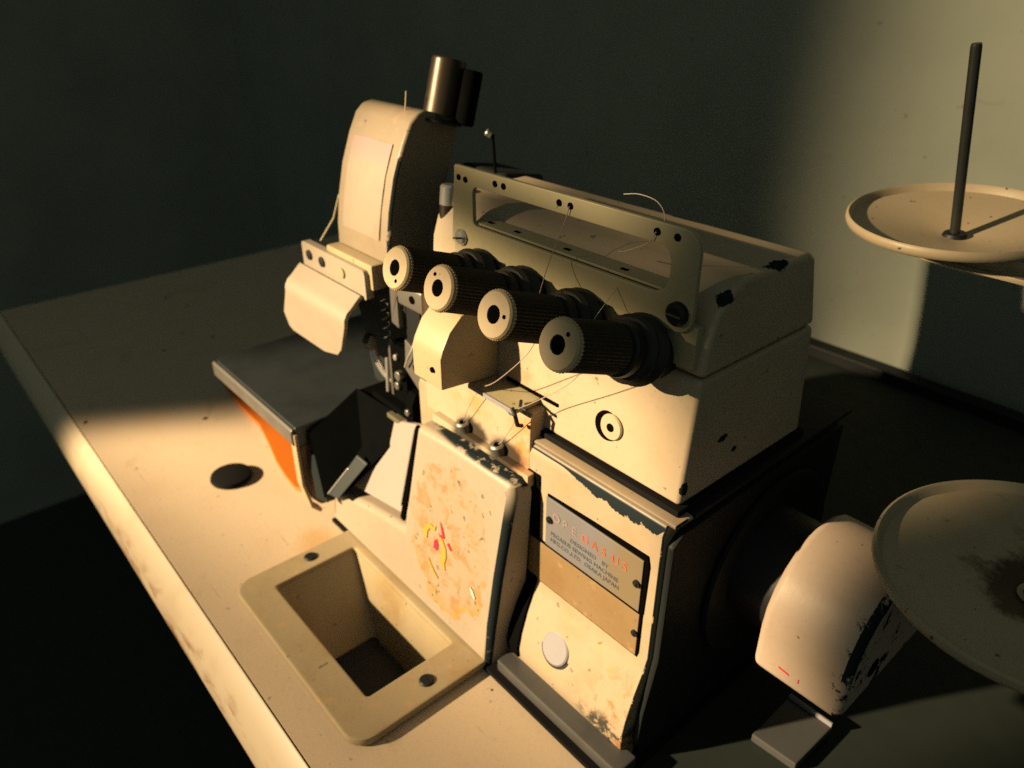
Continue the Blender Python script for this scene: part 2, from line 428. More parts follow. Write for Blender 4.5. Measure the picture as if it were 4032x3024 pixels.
M['label_pink'] = plain('film_pink', (.72, .50, .50), .25, var=.2)
M['thread'] = plain('mauve_thread', (.27, .19, .18), .8, var=.1)
M['thread_white'] = plain('pale_thread', (.38, .33, .27), .8, var=.1)
def wall_mat():
    t = MT('wall_plaster', (.20, .205, .15), .9)
    n = t.noise(2.2, 5); sp = t.step(t.noise(30, 2, .4), .73, .75)
    c = t.mix(t.math('MULTIPLY', t.step(n, .35, .7), .65), (.188, .208, .172), (.148, .165, .136))
    sc = t.step(t.noise(9, 6, .75, dist=1.2), .60, .72)
    c = t.mix(t.math('MULTIPLY', sc, .30), c, (.105, .105, .075))
    c = t.mix(t.math('MULTIPLY', sp, .5), c, (.12, .07, .03))
    t.bump(t.noise(40, 5), .15, .002)
    return t.done(c)
M['wall'] = wall_mat()
M['side_wall'] = plain('side_wall_paint', (.215, .235, .195), .9, var=.3, scale=2)
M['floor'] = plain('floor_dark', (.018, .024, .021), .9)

# ------------------------------------------------------------------ setting
tag(mesh_obj('wall', bbox(-40, 8, 2.06, 2.2, -2.1, 6), M['wall']), kind='structure')
tag(mesh_obj('side_wall', bbox(-5.15, -5, -6, 2.059, -2.1, 6), M['side_wall']), kind='structure')
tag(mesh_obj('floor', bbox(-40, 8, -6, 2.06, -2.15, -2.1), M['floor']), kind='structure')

# ------------------------------------------------------------------ sewing table
X0, X1, YF, YB = -2.88, 1.2, .228, 1.97
ix0, ix1, iy0, iy1 = -1.062, -.732, .338, .522      # opening for the tray
table = thing('sewing_table', 'cream laminate sewing table with a worn pale front edge', 'table', (-.9, 1.0, -2.1))
bm = bmesh.new()
def quad(bm, *p): return bm.faces.new([bm.verts.new(V(q)) for q in p])
xs = [X0, ix0, ix1, X1]; ys = [YF, iy0, iy1, YB]
for i in range(3):
    for j in range(3):
        if i == 1 and j == 1: continue
        quad(bm, (xs[i], ys[j], 0), (xs[i + 1], ys[j], 0), (xs[i + 1], ys[j + 1], 0), (xs[i], ys[j + 1], 0))
        quad(bm, (xs[i], ys[j], -.1), (xs[i], ys[j + 1], -.1), (xs[i + 1], ys[j + 1], -.1), (xs[i + 1], ys[j], -.1))
for a, b in (((X0, YF), (X1, YF)), ((X1, YF), (X1, YB)), ((X1, YB), (X0, YB)), ((X0, YB), (X0, YF)),
             ((ix0, iy0), (ix0, iy1)), ((ix0, iy1), (ix1, iy1)), ((ix1, iy1), (ix1, iy0)), ((ix1, iy0), (ix0, iy0))):
    quad(bm, (*a, -.1), (*b, -.1), (*b, 0), (*a, 0))
bmesh.ops.remove_doubles(bm, verts=bm.verts, dist=1e-5)
mesh_obj('table_top', bm, M['table'], table)
prof = [(YF - .003, -.002), (.222, -.003), (.205, -.018), (.190, -.045), (.183, -.075), (.184, -.100), (YF - .003, -.103)]
mesh_obj('front_edge_band', prism_x(prof, X0, X1), M['edge'], table, 40)
mesh_obj('back_gap_strip', bbox(X0, X1, 1.972, 2.02, -.1, .034, .004), M['black'], table)  # black strip added in place of the dark gap before the wall
for lx in (-2.8, 1.0):
    for ly in (1.0, 1.8):
        mesh_obj('leg', bbox(lx - .06, lx + .06, ly - .06, ly + .06, -2.1, -.101, .005), M['side'], table)

# black plug in the table top
pl = mesh_obj('table_plug', lathe([(0, -.03), (.028, -.03), (.030, .001), (.043, .002), (.045, .006), (.043, .013), (.030, .017), (0, .018)], (-1.453, .427, 0), n=36), M['rubber'])
tag(pl, 'round black plug sitting in the table top left of the machine', 'plug')

# ------------------------------------------------------------------ tray let into the table
tray = thing('scrap_tray', 'cream plastic scrap tray set into the table in front of the machine', 'tray', (-.9, .42, 0))
out = rrect(-1.108, -.672, .285, .530, (.035, .035, .006, .006)); inn = rrect(-1.055, -.739, .345, .508, .006)
mesh_obj('rim', ring_plate(out, inn, lambda x, y: (x, y, .002), (0, 0, .016), .005), M['tray'], tray)
def basin():
    bm = bmesh.new(); top = rrect(-1.056, -.738, .344, .509, .006)
    bot = rrect(-.955, -.765, .358, .478, .008); n = len(top)
    A = [bm.verts.new((x, y, .008)) for x, y in top]; B = [bm.verts.new((x, y, -.125)) for x, y in bot]
    A2 = [bm.verts.new((x, y, .0005)) for x, y in rrect(-1.061, -.733, .339, .521, .006)]
    B2 = [bm.verts.new((x, y, -.13)) for x, y in rrect(-.96, -.76, .352, .484, .008)]
    for i in range(n):
        j = (i + 1) % n
        bm.faces.new((A[i], A[j], B[j], B[i])); bm.faces.new((A2[i], B2[i], B2[j], A2[j])); bm.faces.new((A[i], A2[i], A2[j], A[j]))
    bm.faces.new(B[::-1]); bm.faces.new(B2); return bm
mesh_obj('basin', basin(), M['tray'], tray)
mesh_obj('basin_floor', bbox(-.952, -.768, .361, .475, -.1235, -.119), M['black'], tray)
for sx, sy in ((-1.083, .430), (-.703, .432)):
    sc = mesh_obj('screw', lathe([(0, .0), (.0125, .0), (.0125, .019), (.010, .021), (0, .0205)], (sx, sy, .0), n=24), M['black'], tray)
    mesh_obj('slot', bbox(sx - .008, sx + .008, sy - .001, sy + .001, .0205, .0213), M['side'], sc)

# ------------------------------------------------------------------ the machine
mc = thing('sewing_machine', 'old cream overlock sewing machine with four tension knobs and chipped paint', 'sewing machine', (-.8, .8, 0))

# base casting, with the flared foot
fl = [(.575, .004), (.562, .036), (.560, .060), (.566, .090), (.578, .130), (.592, .165), (.600, .190), (.600, .400), (.606, .4145),
      (1.02, .4145), (1.02, .004)]
body = mesh_obj('base', prism_x(fl, -.93, -.412, .004), M['base'], mc)
mesh_obj('base_side_plate', prism_x([(.590, .008), (.581, .05), (.586, .10), (.606, .19), (.607, .385), (.625, .400), (1.015, .400), (1.015, .008)], -.4115, -.400, .004), M['side'], mc)
mesh_obj('base_rim', prism_x([(.606, .4148), (.606, .4215), (.640, .4215), (.640, .4148)], -.655, -.400, .003), M['base'], mc)
mesh_obj('side_rim', prism_x([(.641, .4148), (.641, .4225), (1.026, .4225), (1.026, .4148)], -.655, -.3985, .003), M['side'], mc)
mesh_obj('gasket', bbox(-.93, -.409, .619, .905, .4216, .431, .002), M['rubber'], mc)
# rail and dark gap along the bottom
mesh_obj('foot_rail', bbox(-.652, -.392, .533, .573, .010, .034, .004), M['rail'], mc)
mesh_obj('foot_gasket', bbox(-1.17, -.39, .522, .98, .001, .0095, .002), M['rubber'], mc)
# nameplate and the small door below it
plq = mesh_obj('nameplate', bbox(-.6125, -.434, .5955, .5992, .264, .3505, .0015), M['plaque'], mc)
mesh_obj('nameplate_recess', prism_y([(-.612, .352), (-.612, .3535), (-.53, .3575), (-.430, .3600), (-.4265, .345), (-.4285, .262), (-.612, .262)], .5978, .5997), M['hole'], mc)
dr = mesh_obj('inspection_door', bbox(-.66, -.4325, .5965, .5996, .184, .259, .0015), M['door'], mc)
mesh_obj('door_gap', bbox(-.66, -.4295, .5976, .5998, .182, .262), M['hole'], mc)
def rivet(x, y, z, r, par, ax=(0, -1, 0), m='black'):
    return mesh_obj('rivet', lathe([(0, .0055), (r * .35, .0048), (r * .5, .003), (r, .003), (r, -.001), (0, -.001)], (x, y, z), ax, 20), M[m], par)
rivet(-.6035, .5955, .314, .0055, plq); rivet(-.4405, .5955, .310, .0055, plq); rivet(-.4365, .5965, .224, .0050, dr)
def text(body_, x, z, size, mat, name, par, y=.5952, spacing=1.0, sx=1.0):
    cu = bpy.data.curves.new('t', 'FONT'); cu.body = body_; cu.size = size; cu.extrude = .0003; cu.space_character = spacing
    tmp = bpy.data.objects.new('t', cu); col.objects.link(tmp)
    me = bpy.data.meshes.new_from_object(tmp); bpy.data.objects.remove(tmp)
    for v in me.vertices:
        p = v.co.copy(); v.co = V(x + p.x * sx, y - p.z, z + p.y) * S
    me.materials.append(mat); me.name = name
    o = bpy.data.objects.new(name, me); col.objects.link(o); o.parent = par
    o.matrix_parent_inverse = parent_world(par).inverted(); return o
for i, ch in enumerate('PEGASUS'):
    text(ch, -.578 + i * .0185, .3165, .0195, M['redfade'] if i < 2 else M['red'], 'lettering', plq, sx=.95)
mesh_obj('emblem', ring_plate([(-.590 + .0075 * math.cos(a), .3245 + .0075 * math.sin(a)) for a in [i * math.pi / 8 for i in range(16)]],
         [(-.590 + .0045 * math.cos(a), .3245 + .0045 * math.sin(a)) for a in [i * math.pi / 8 for i in range(16)]], lambda x, z: (x, .5952, z), (0, -.0004, 0)), M['redfade'], plq)
text('DESIGNED   BY', -.562, .3000, .0098, M['navy'], 'lettering', plq, spacing=1.1)
text('PEGASUS SEWING MACHINE', -.601, .2885, .0098, M['navy'], 'lettering', plq, spacing=1.04, sx=1.0)
text('MFG.CO.,LTD.  OSAKA JAPAN', -.601, .2770, .0098, M['navy'], 'lettering', plq, spacing=1.04, sx=.98)
# round aluminium button on the flared foot
bn = V(0, -1, .42).normalized()
bt = mesh_obj('round_button', lathe([(0, .007), (.023, .007), (.0255, .0055), (.0265, .002), (.0265, -.004), (0, -.004)], V(-.558, .575, .108), bn, 40), M['button'], mc)
mesh_obj('button_seat', lathe([(0, .0025), (.0295, .0025), (.0295, -.004), (0, -.004)], V(-.5575, .5745, .1075), bn, 40), M['black'], bt)

# lower shell and lid
mesh_obj('shell', prism_x([(.626, .4312), (.638, .599), (.877, .599), (.897, .4312)], -.93, -.414, .007, 3), M['cream_lid'], mc)
lid = [(.640, .6005), (.644, .645), (.654, .675), (.675, .697), (.70, .706), (.835, .706), (.848, .698), (.878, .6005)]
mesh_obj('lid', prism_x(lid, -.93, -.4145, .008, 3), M['cream_lid'], mc)
# filler screw in the shell front
nrm = V(0, -1, .07).normalized()
fs = mesh_obj('filler_plug', lathe([(0, .0015), (.0205, .0015), (.021, -.003), (0, -.003)], (-.5385, .6300, .4885), nrm, 36), M['hole'], mc)
mesh_obj('plug_cap', lathe([(0, .004), (.0165, .004), (.018, .002), (.018, -.002), (0, -.002)], (-.5305, .6300, .4905), nrm, 36), M['cream_clean'], fs)
mesh_obj('screw_hole', lathe([(0, .0048), (.0058, .0048), (.0058, 0), (0, 0)], (-.5305, .6300, .4905), nrm, 20), M['hole'], fs)

# front looper cover (sticker panel): sloping front, open notch at its left
def cover():
    def fy(z): return .522 + .036 * max(0, min(1, (z - .02) / .34)) ** 1.5
    outl = [(-1.163, .014), (-.664, .014), (-.656, .10), (-.650, .20), (-.644, .30), (-.641, .345), (-.645, .362), (-.655, .368),
            (-.80, .366), (-.872, .360), (-.879, .352), (-.884, .30), (-.892, .225), (-.902, .150), (-1.02, .128), (-1.152, .094)]
    bm = bmesh.new(); A = []; B = []
    for x, z in outl: A.append(bm.verts.new((x, fy(z), z))); B.append(bm.verts.new((x + (.004 if x > -.7 else 0), .590, z)))
    n = len(outl); f = bm.faces.new(A); g = bm.faces.new(B[::-1])
    for i in range(n): bm.faces.new((A[i], B[i], B[(i + 1) % n], A[(i + 1) % n]))
    bmesh.ops.recalc_face_normals(bm, faces=bm.faces)
    front = [e for e in f.edges]
    bmesh.ops.bevel(bm, geom=front, offset=.013, segments=5, affect='EDGES', profile=.5)
    bmesh.ops.triangulate(bm, faces=[fc for fc in bm.faces if len(fc.verts) > 4])
    return bm
cv = mesh_obj('looper_cover', cover(), M['cover'], mc, 35)
def cfy(z): return .522 + .036 * max(0, min(1, (z - .02) / .34)) ** 1.5 - .0008
def scrap(pts, m):
    b = extr([(x, cfy(z), z) for x, z in pts], (0, -.0007, 0)); return mesh_obj('sticker_scrap', b, M[m], cv)
def wob(cx, cz, rx, rz, n=14, k=.35):
    return [(cx + rx * math.cos(a) * (1 + random.uniform(-k, k)), cz + rz * math.sin(a) * (1 + random.uniform(-k, k))) for a in [2 * math.pi * i / n for i in range(n)]]
scrap(wob(-.804, .172, .0065, .012), 'scrapred')
scrap([(-.796, .223), (-.789, .215), (-.782, .200), (-.785, .196), (-.797, .194), (-.793, .199), (-.788, .201), (-.792, .210)], 'scrapred')
scrap([(-.771, .196), (-.762, .187), (-.765, .184), (-.775, .192)], 'scrapred')
scrap([(-.835, .195), (-.822, .205), (-.812, .203), (-.806, .208), (-.808, .198), (-.822, .196), (-.828, .186), (-.829, .172), (-.834, .170), (-.839, .182)], 'scrapyellow')
scrap([(-.799, .199), (-.786, .192), (-.777, .180), (-.775, .165), (-.779, .150), (-.776, .138), (-.781, .139), (-.788, .146), (-.789, .160), (-.785, .175), (-.791, .188)], 'scrapyellow')
scrap([(-.822, .135), (-.806, .118), (-.795, .110), (-.797, .107), (-.812, .116), (-.826, .130)], 'scrapyellow')
scrap([(-.712, .150), (-.704, .146), (-.697, .136), (-.699, .131), (-.707, .138)], 'scrapwhite')
scrap([(-.834, .330), (-.818, .326), (-.815, .318), (-.824, .312), (-.829, .316), (-.838, .308), (-.842, .318)], 'scrapyellow') if False else None
mesh_obj('cover_shade_strip', prism_x([(.572, .036), (.558, .040), (.5555, .062), (.562, .092), (.574, .132), (.588, .167), (.5972, .190), (.5972, .375), (.604, .375), (.604, .036)], -.655, -.628, .002), M['oily'], mc)  # black strip that adds shade to the dark gap right of the cover
# eyelet ledge and the two thread eyelets
mesh_obj('eyelet_ledge', bbox(-.872, -.640, .585, .6045, .352, .3735, .003), M['guide'], mc)
for ex in (-.797, -.714):
    ey = mesh_obj('eyelet', lathe([(.0055, .004), (.0055, .012), (.0085, .013), (.0115, .011), (.0115, -.004), (.0055, -.004)], (ex, .5935, .378), (0, -.25, 1), 24), M['dull'], mc)
    mesh_obj('eyelet_hole', lathe([(0, .010), (.0056, .010), (.0056, .0), (0, .0)], (ex, .5935, .378), (0, -.25, 1), 20), M['hole'], ey)

# thread guide plate on the front, with its ledge
gp = mesh_obj('thread_guide_plate', prism_x([(.598, .365), (.600, .455), (.604, .464), (.640, .466), (.640, .365)], -.905, -.652, .004), M['guide'], mc)
ledge = mesh_obj('guide_ledge', prism_x([(.583, .4665), (.583, .4725), (.633, .4755), (.633, .4665)], -.768, -.664, .0012), M['frame'], mc)
mesh_obj('ledge_edge', bbox(-.767, -.665, .5800, .5826, .466, .4730, .0006), M['button'], ledge)
mesh_obj('ledge_slot', bbox(-.735, -.628, .627, .6288, .4765, .4815), M['hole'], mc)
mesh_obj('guide_hook', join(tube([(-.668, .58, .476), (-.660, .578, .470), (-.659, .582, .452), (-.661, .592, .446)], .0032), tube([(-.672, .60, .478), (-.660, .588, .478), (-.650, .59, .477)], .0025)), M['black'], mc)
ar = mesh_obj('arrow_mark', prism_y([(-.712, .4585), (-.698, .4535), (-.698, .4505), (-.712, .4555)], .5960, .5998), M['navy'], gp)
mesh_obj('arrow_ring', lathe([(.0028, 0), (.0055, 0), (.0055, .002), (.0028, .002)], (-.693, .5998, .4515), (0, -1, 0), 20, closed=True), M['navy'], ar)

# eye guard box
gprof = [(.632, .474), (.632, .585), (.585, .592), (.566, .587), (.545, .568), (.532, .545), (.527, .532), (.527, .484)]
eg = mesh_obj('eye_guard', prism_x(gprof, -.826, -.757, .003), M['guard'], mc)
mesh_obj('guard_screw', lathe([(0, .003), (.0042, .003), (.0042, -.001), (0, -.001)], (-.776, .5272, .511), (0, -1, 0), 18), M['hole'], eg)
mesh_obj('guard_slot', bbox(-.8275, -.8262, .535, .548, .488, .545), M['hole'], eg)

# ---- thread guide frame (window plate) on top
def fr3(x, z): return (x, .628, z)
po = rrect(-.846, -.430, .652, .768, (.012, .02, .022, .004), 5)
po = [(x - (.010 if z < .67 and x < -.8 else 0) + (.006 if x < -.8 and .69 < z < .75 else 0), z) for x, z in po]
pi_ = rrect(-.806, -.466, .690, .744, (.008, .022, .016, .010), 5)
fm = mesh_obj('thread_frame', ring_plate(po, pi_, fr3, (0, .007, 0), .0018), M['frame'], mc)
for hx, hz in ((-.835, .752), (-.820, .751), (-.757, .757), (-.740, .757), (-.637, .757), (-.618, .757), (-.487, .757), (-.460, .757)):
    mesh_obj('thread_hole', lathe([(0, .0012), (.0042, .0012), (.0042, -.001), (0, -.001)], (hx, .628, hz), (0, -1, 0), 18), M['hole'], fm)
mesh_obj('frame_flange', bbox(-.812, -.478, .635, .664, .690, .6935, .0012), M['frame'], fm)
for hx in (-.79, -.735, -.64, -.545):
    mesh_obj('flange_slot', bbox(hx - .005, hx + .005, .645, .650, .6936, .6945), M['hole'], fm)
s1 = mesh_obj('frame_screw', lathe([(0, .008), (.009, .0065), (.012, .003), (.012, -.001), (0, -.001)], (-.832, .628, .668), (0, -1, 0), 28), M['steel'], fm)
mesh_obj('slot', extr([(-.842, .6195, .6665), (-.822, .6195, .6715), (-.822, .6195, .6695), (-.842, .6195, .6645)], (0, -.0012, 0)), M['hole'], s1)
s2 = mesh_obj('frame_screw', lathe([(0, .010), (.010, .010), (.0135, .006), (.0135, -.001), (0, -.001)], (-.448, .628, .675), (0, -1, 0), 28), M['black'], fm)
mesh_obj('slot', bbox(-.458, -.438, .6172, .6182, .674, .676), M['dull'], s2)
mesh_obj('frame_foot', bbox(-.86, -.425, .634, .648, .610, .662, .003), M['frame'], fm)

mesh_obj('bounce_blocker', prism_x([(.632, .40), (.645, .599), (.652, .665), (.69, .70), (.84, .70), (.87, .598), (.89, .40)], -.945, -.9315, .004), M['oily'], mc)  # black plate added to stop the lid's lit end bouncing onto the tower

# ---- four tension knobs
KA = V(0, math.cos(math.radians(20)), -math.sin(math.radians(20)))
def knob(x, dot_a, parent_first=None):
    c = V(x, .482, .670)
    R = .0285; n = 88
    kb = mesh_obj('tension_knob', lathe([(0, .003), (R * .92, .003), (R * .985, .005), (R * 1.04, .088), (R * .95, .091), (R * .86, .092), (0, .0925)], c, KA, n, teeth=1, tooth=.055), M['knob'], mc, 20)
    mesh_obj('dial_face', lathe([(.0105, -.0005), (R * .90, -.0005), (R * .97, .002), (R * .97, .0045), (.0105, .0045)], c, KA, 48, closed=True), M['dial'], kb)
    mesh_obj('dial_teeth', lathe([(R * .94, .0035), (R * 1.02, .0046), (R * 1.02, .0075), (R * .94, .0085)], c, KA, n, closed=True, teeth=1, tooth=.05), M['dial'], kb, 20)
    mesh_obj('centre_hole', lathe([(0, .0026), (.0107, .0026), (.0107, .0015), (0, .0015)], c, KA, 28), M['hole'], kb)
    u, v, w = frame_of(KA)
    p = c + (u * math.cos(dot_a) + v * math.sin(dot_a)) * .0175
    mesh_obj('dial_mark', lathe([(0, -.0012), (.0024, -.0012), (.0024, .002), (0, .002)], p, KA, 14), M['hole'], kb)
    # spring, pressure discs and post behind
    mesh_obj('tension_disc', lathe([(0, .0926), (.026, .0926), (.032, .096), (.033, .104), (.031, .108), (.028, .110), (.036, .113), (.040, .118), (.038, .123), (.033, .126), (.038, .130), (.0425, .136), (.040, .142), (.034, .146), (.032, .178), (0, .178)], c, KA, 40), M['knobdisc'], kb)
M['dial'] = paint('dial_enamel', (.55, .44, .27), 0, .3)
M['knobdisc'] = plain('dark_steel_disc', (.014, .013, .010), .45, .1, spec=.3)
for x, a in ((-.782, math.radians(-60)), (-.690, math.radians(125)), (-.586, math.radians(8)), (-.485, math.radians(55))):
    knob(x, math.pi - a)

# ---- needle-bar tower, leaning back
def tow():
    prof = [(.640, .515), (.636, .555), (.638, .600), (.646, .650), (.660, .705), (.680, .755), (.697, .787), (.712, .800), (.73, .803), (.79, .787), (.797, .775), (.765, .684), (.745, .600), (.742, .515)]
    return prism_x(prof, -1.222, -1.050, .010, 3)
tw = mesh_obj('needle_tower', tow(), M['tower'], mc, 40)
lb = [(y, z) for y, z in ((.6395, .610), (.646, .650), (.660, .705), (.678, .750))]
def film():
    bm = bmesh.new(); rows = []
    for y, z in ((.6372, .600), (.6385, .612), (.6455, .650), (.6525, .680), (.6595, .705), (.670, .733), (.6785, .7535)):
        rows.append([bm.verts.new((x, y - .0012, z)) for x in (-1.196, -1.19, -1.082, -1.076)])
    for a, b in zip(rows, rows[1:]):
        for i in range(3): bm.faces.new((a[i], a[i + 1], b[i + 1], b[i]))
    r = bmesh.ops.extrude_face_region(bm, geom=bm.faces[:])
    for v in [g for g in r['geom'] if isinstance(g, bmesh.types.BMVert)]: v.co.y += .0009
    return bm
def film_mat():
    t = MT('old_clear_film', (.27, .21, .15), .42)
    x = t.sep(); up = t.step(x[2], .70 * S, .745 * S)
    c = t.mix(t.math('MULTIPLY', up, .8), (.205, .168, .128), (.21, .135, .135))
    c = t.mix(t.math('MULTIPLY', t.step(t.noise(18, 5), .5, .7), .35), c, (.17, .13, .085))
    return t.done(c)
M['film'] = film_mat()
mesh_obj('worn_label', film(), M['film'], tw)
# plunger cylinder on top
up = V(.03, .26, 1).normalized()
mesh_obj('cap_cylinder', lathe([(0, 0), (.033, 0), (.033, .006), (.029, .008), (.029, .090), (.027, .094), (.020, .094), (.018, .082), (0, .080)], (-1.072, .770, .784), up, 40), M['brass'], tw)
mesh_obj('rear_plunger', cyl((-1.036, .792, .775), up, .017, .086, .003), M['oily'], tw)
mesh_obj('oil_wick', tube([(-1.09, .715, .80), (-1.088, .718, .83)], .0012), M['frame'], tw)
mesh_obj('cap_collar', lathe([(0, 0), (.047, 0), (.047, .004), (0, .005)], (-1.078, .762, .780), up, 40), M['black'], tw)
# arm joining the tower to the body, with an oil cap
arm = mesh_obj('head_arm', prism_x([(.745, .45), (.760, .64), (.775, .69), (.79, .715), (.88, .70), (.90, .45)], -1.049, -.925, .010, 3), M['side'], mc)
mesh_obj('arm_knob', lathe([(0, .010), (.004, .010), (.006, .008), (.006, .0), (0, 0)], (-.955, .785, .772), (-.5, -.6, .5), 20), M['dull'], arm)
mesh_obj('arm_knob_stem', cyl((-.953, .792, .705), (0, -.08, 1), .0025, .068), M['oily'], arm)
# presser regulator (chrome cap over brown sleeve)
rg = mesh_obj('regulator', cyl((-.917, .655, .575), (0, .12, 1), .0135, .115, .001), M['brass'], mc)
mesh_obj('regulator_cap', lathe([(0, .030), (.011, .030), (.014, .027), (.014, .0), (0, 0)], (-.917, .6685, .6895), (0, .12, 1), 28), M['steel'], rg)
mesh_obj('regulator_pin', tube([(-.880, .66, .59), (-.880, .667, .672)], .0022), M['steel'], rg)
mesh_obj('regulator_bracket', bbox(-.945, -.865, .675, .76, .55, .69, .006), M['black'], rg)

# ---- clear finger guard hanging in front of the tower
fg = mesh_obj('finger_guard', prism_y(rrect(-1.296, -1.070, .503, .556, (.004, .004, .008, .008), 3), .598, .614, .004), M['plastic'], mc)
def shield():
    bm = bmesh.new(); rows = []
    def foot(t): return .380 + .016 * max(0, t - .7) / .3 + .030 * max(0, 1 - t / .12) ** 2 + .012 * max(0, (t - .93) / .07)
    for y, z in ((.597, .506), (.590, .500), (.576, .487), (.568, .481), (.563, .472), (.562, .462)):
        rows.append([bm.verts.new((-1.302 + t * .222, y, z)) for t in [i / 14 for i in range(15)]])
    for k in range(1, 6):
        rows.append([bm.verts.new((-1.302 + t * .222 - .030 * (k / 5), .562 + .004 * k / 5, .462 + (foot(t) - .462) * k / 5)) for t in [i / 14 for i in range(15)]])
    for a, b in zip(rows, rows[1:]):
        for i in range(14): bm.faces.new((a[i], a[i + 1], b[i + 1], b[i]))
    bmesh.ops.recalc_face_normals(bm, faces=bm.faces)
    bmesh.ops.solidify(bm, geom=bm.faces[:], thickness=.007)
    return bm
mesh_obj('shield', shield(), M['plastic'], fg, 40)
for hx, hz, m in ((-1.266, .535, 'black'), (-1.218, .534, 'black'), (-1.146, .533, 'tray')):
    mesh_obj('guard_screw', lathe([(0, .004), (.006, .004), (.0095, .003), (.0095, -.001), (0, -.001)], (hx, .598, hz), (0, -1, 0), 20), M[m], fg)
mesh_obj('guard_bracket', bbox(-1.215, -1.06, .607, .635, .520, .566, .004), M['guard'], fg)
mesh_obj('guard_wire', tube([(-1.268, .625, .556), (-1.245, .645, .60), (-1.232, .655, .645)], .0022), M['frame'], fg)

# ---- neck, bed and cloth plate
mesh_obj('neck', prism_x([(.690, .25), (.672, .40), (.650, .514), (.745, .514), (.86, .45), (.90, .25)], -1.235, -1.03, .008), M['teal'], mc)
mesh_obj('bed', bbox(-1.160, -.931, .640, 1.0, .010, .235, .004), M['oily'], mc)
cp = mesh_obj('cloth_plate', prism_z(rrect(-1.552, -1.166, .474, .98, (.02, .004, .01, .03), 4), .205, .250, .012, 3), M['plate'], mc)
mesh_obj('plate_edge', prism_x([(.4725, .240), (.4735, .2465), (.470, .2475), (.466, .243), (.466, .215), (.470, .208), (.4725, .209)], -1.545, -1.170, .0015), M['plate_edge'], cp)
mesh_obj('plate_scratch', prism_z([(-1.36, .505), (-1.34, .512), (-1.30, .503), (-1.318, .498), (-1.35, .497)], .2502, .2508), M['dull'], cp) if False else None
mesh_obj('bed_support', bbox(-1.50, -1.20, .60, .95, .010, .2045, .004), M['side'], mc)
mesh_obj('plate_bracket', prism_x([(.478, .2045), (.478, .12), (.49, .075), (.505, .055), (.535, .05), (.57, .10), (.57, .2045)], -1.190, -1.168, .004), M['brown'], mc)
mesh_obj('bracket_lip', prism_x([(.470, .235), (.470, .12), (.482, .06), (.50, .04), (.505, .046), (.488, .066), (.477, .122), (.477, .235)], -1.186, -1.165, .0015), M['guard'], mc)
# orange chute lying under the plate
och = [(-1.92, .592), (-1.80, .576), (-1.74, .570), (-1.614, .567), (-1.52, .548), (-1.437, .528), (-1.37, .518), (-1.318, .514), (-1.275, .530), (-1.25, .62), (-1.9, .70)]
mesh_obj('orange_guard', prism_z(och, .002, .012, .002), M['orange'], mc)
# needle plate, chute blades and flap in the cover's notch
mesh_obj('needle_plate', prism_z([(-1.035, .596), (-.968, .596), (-.925, .650), (-.965, .668), (-1.035, .668)], .287, .297, .002), M['needleplate'], mc)
mesh_obj('throat_casting', bbox(-1.160, -.93, .605, .70, .236, .2865, .003), M['oily'], mc)
def slab(p, t):  # quad p with thickness vector
    return extr(p, t, .0012)
mesh_obj('inner_flap', slab([(-1.112, .545, .120), (-.896, .545, .165), (-.873, .585, .345), (-1.02, .600, .285)], (0, .008, 0)), M['white'], mc)
mesh_obj('notch_strip', slab([(-.908, .530, .168), (-.898, .530, .164), (-.877, .562, .352), (-.887, .562, .352)], (0, .006, 0)), M['hole'], mc)
mesh_obj('notch_trim', slab([(-.912, .534, .19), (-.908, .534, .19), (-.889, .5615, .345), (-.893, .5615, .345)], (0, .004, 0)), M['steel'], mc)
def chute():
    bm = bmesh.new()
    P = [(-1.162, .50, .232), (-1.130, .500, .098), (-1.090, .515, .115), (-.985, .588, .262), (-1.02, .612, .296), (-1.162, .612, .286)]
    v = [bm.verts.new(p) for p in P]; c = bm.verts.new((-1.09, .572, .205))
    for i in range(6): bm.faces.new((v[i], v[(i + 1) % 6], c))
    bmesh.ops.recalc_face_normals(bm, faces=bm.faces)
    bmesh.ops.solidify(bm, geom=bm.faces[:], thickness=.006); return bm
mesh_obj('chute', chute(), M['oily'], mc)
mesh_obj('knife_blade', slab([(-1.118, .500, .112), (-1.085, .502, .118), (-1.035, .545, .205), (-1.066, .542, .21)], (0, .004, .001)), M['teal'], mc)
mesh_obj('blade_glint', slab([(-1.121, .4985, .113), (-1.117, .4985, .113), (-1.078, .528, .180), (-1.082, .528, .180)], (0, .003, .001)), M['steel'], mc)
mesh_obj('chute_wall', slab([(-1.163, .490, .19), (-1.150, .488, .09), (-1.128, .500, .085), (-1.138, .505, .18)], (0, .01, .002)), M['teal'], mc)

# ---- presser foot group
pf = mesh_obj('presser_bar', bbox(-1.055, -1.005, .625, .655, .305, .425, .004), M['oily'], mc)
mesh_obj('bar_strip', bbox(-1.064, -1.0555, .628, .64, .31, .42, .001), M['dull'], pf)
mesh_obj('presser_foot', bbox(-1.10, -.985, .606, .67, .298, .312, .004), M['oily'], pf)
mesh_obj('foot_lever', tube(curve3([(-1.115, .63, .40), (-1.105, .625, .375), (-1.085, .63, .345), (-1.06, .64, .33)], 12), .006), M['steel'], pf)
mesh_obj('foot_hinge', cyl((-1.02, .615, .37), (0, 1, 0), .009, .02, .001), M['dull'], pf)
nb = mesh_obj('needle_bar', cyl((-.985, .66, .30), (0, .18, 1), .007, .24), M['dull'], mc)
mesh_obj('needle_clamp', bbox(-1.0, -.968, .648, .680, .40, .455, .003), M['black'], nb)
mesh_obj('clamp_screw', cyl((-.985, .648, .43), (0, -1, 0), .006, .008, .001), M['steel'], nb)
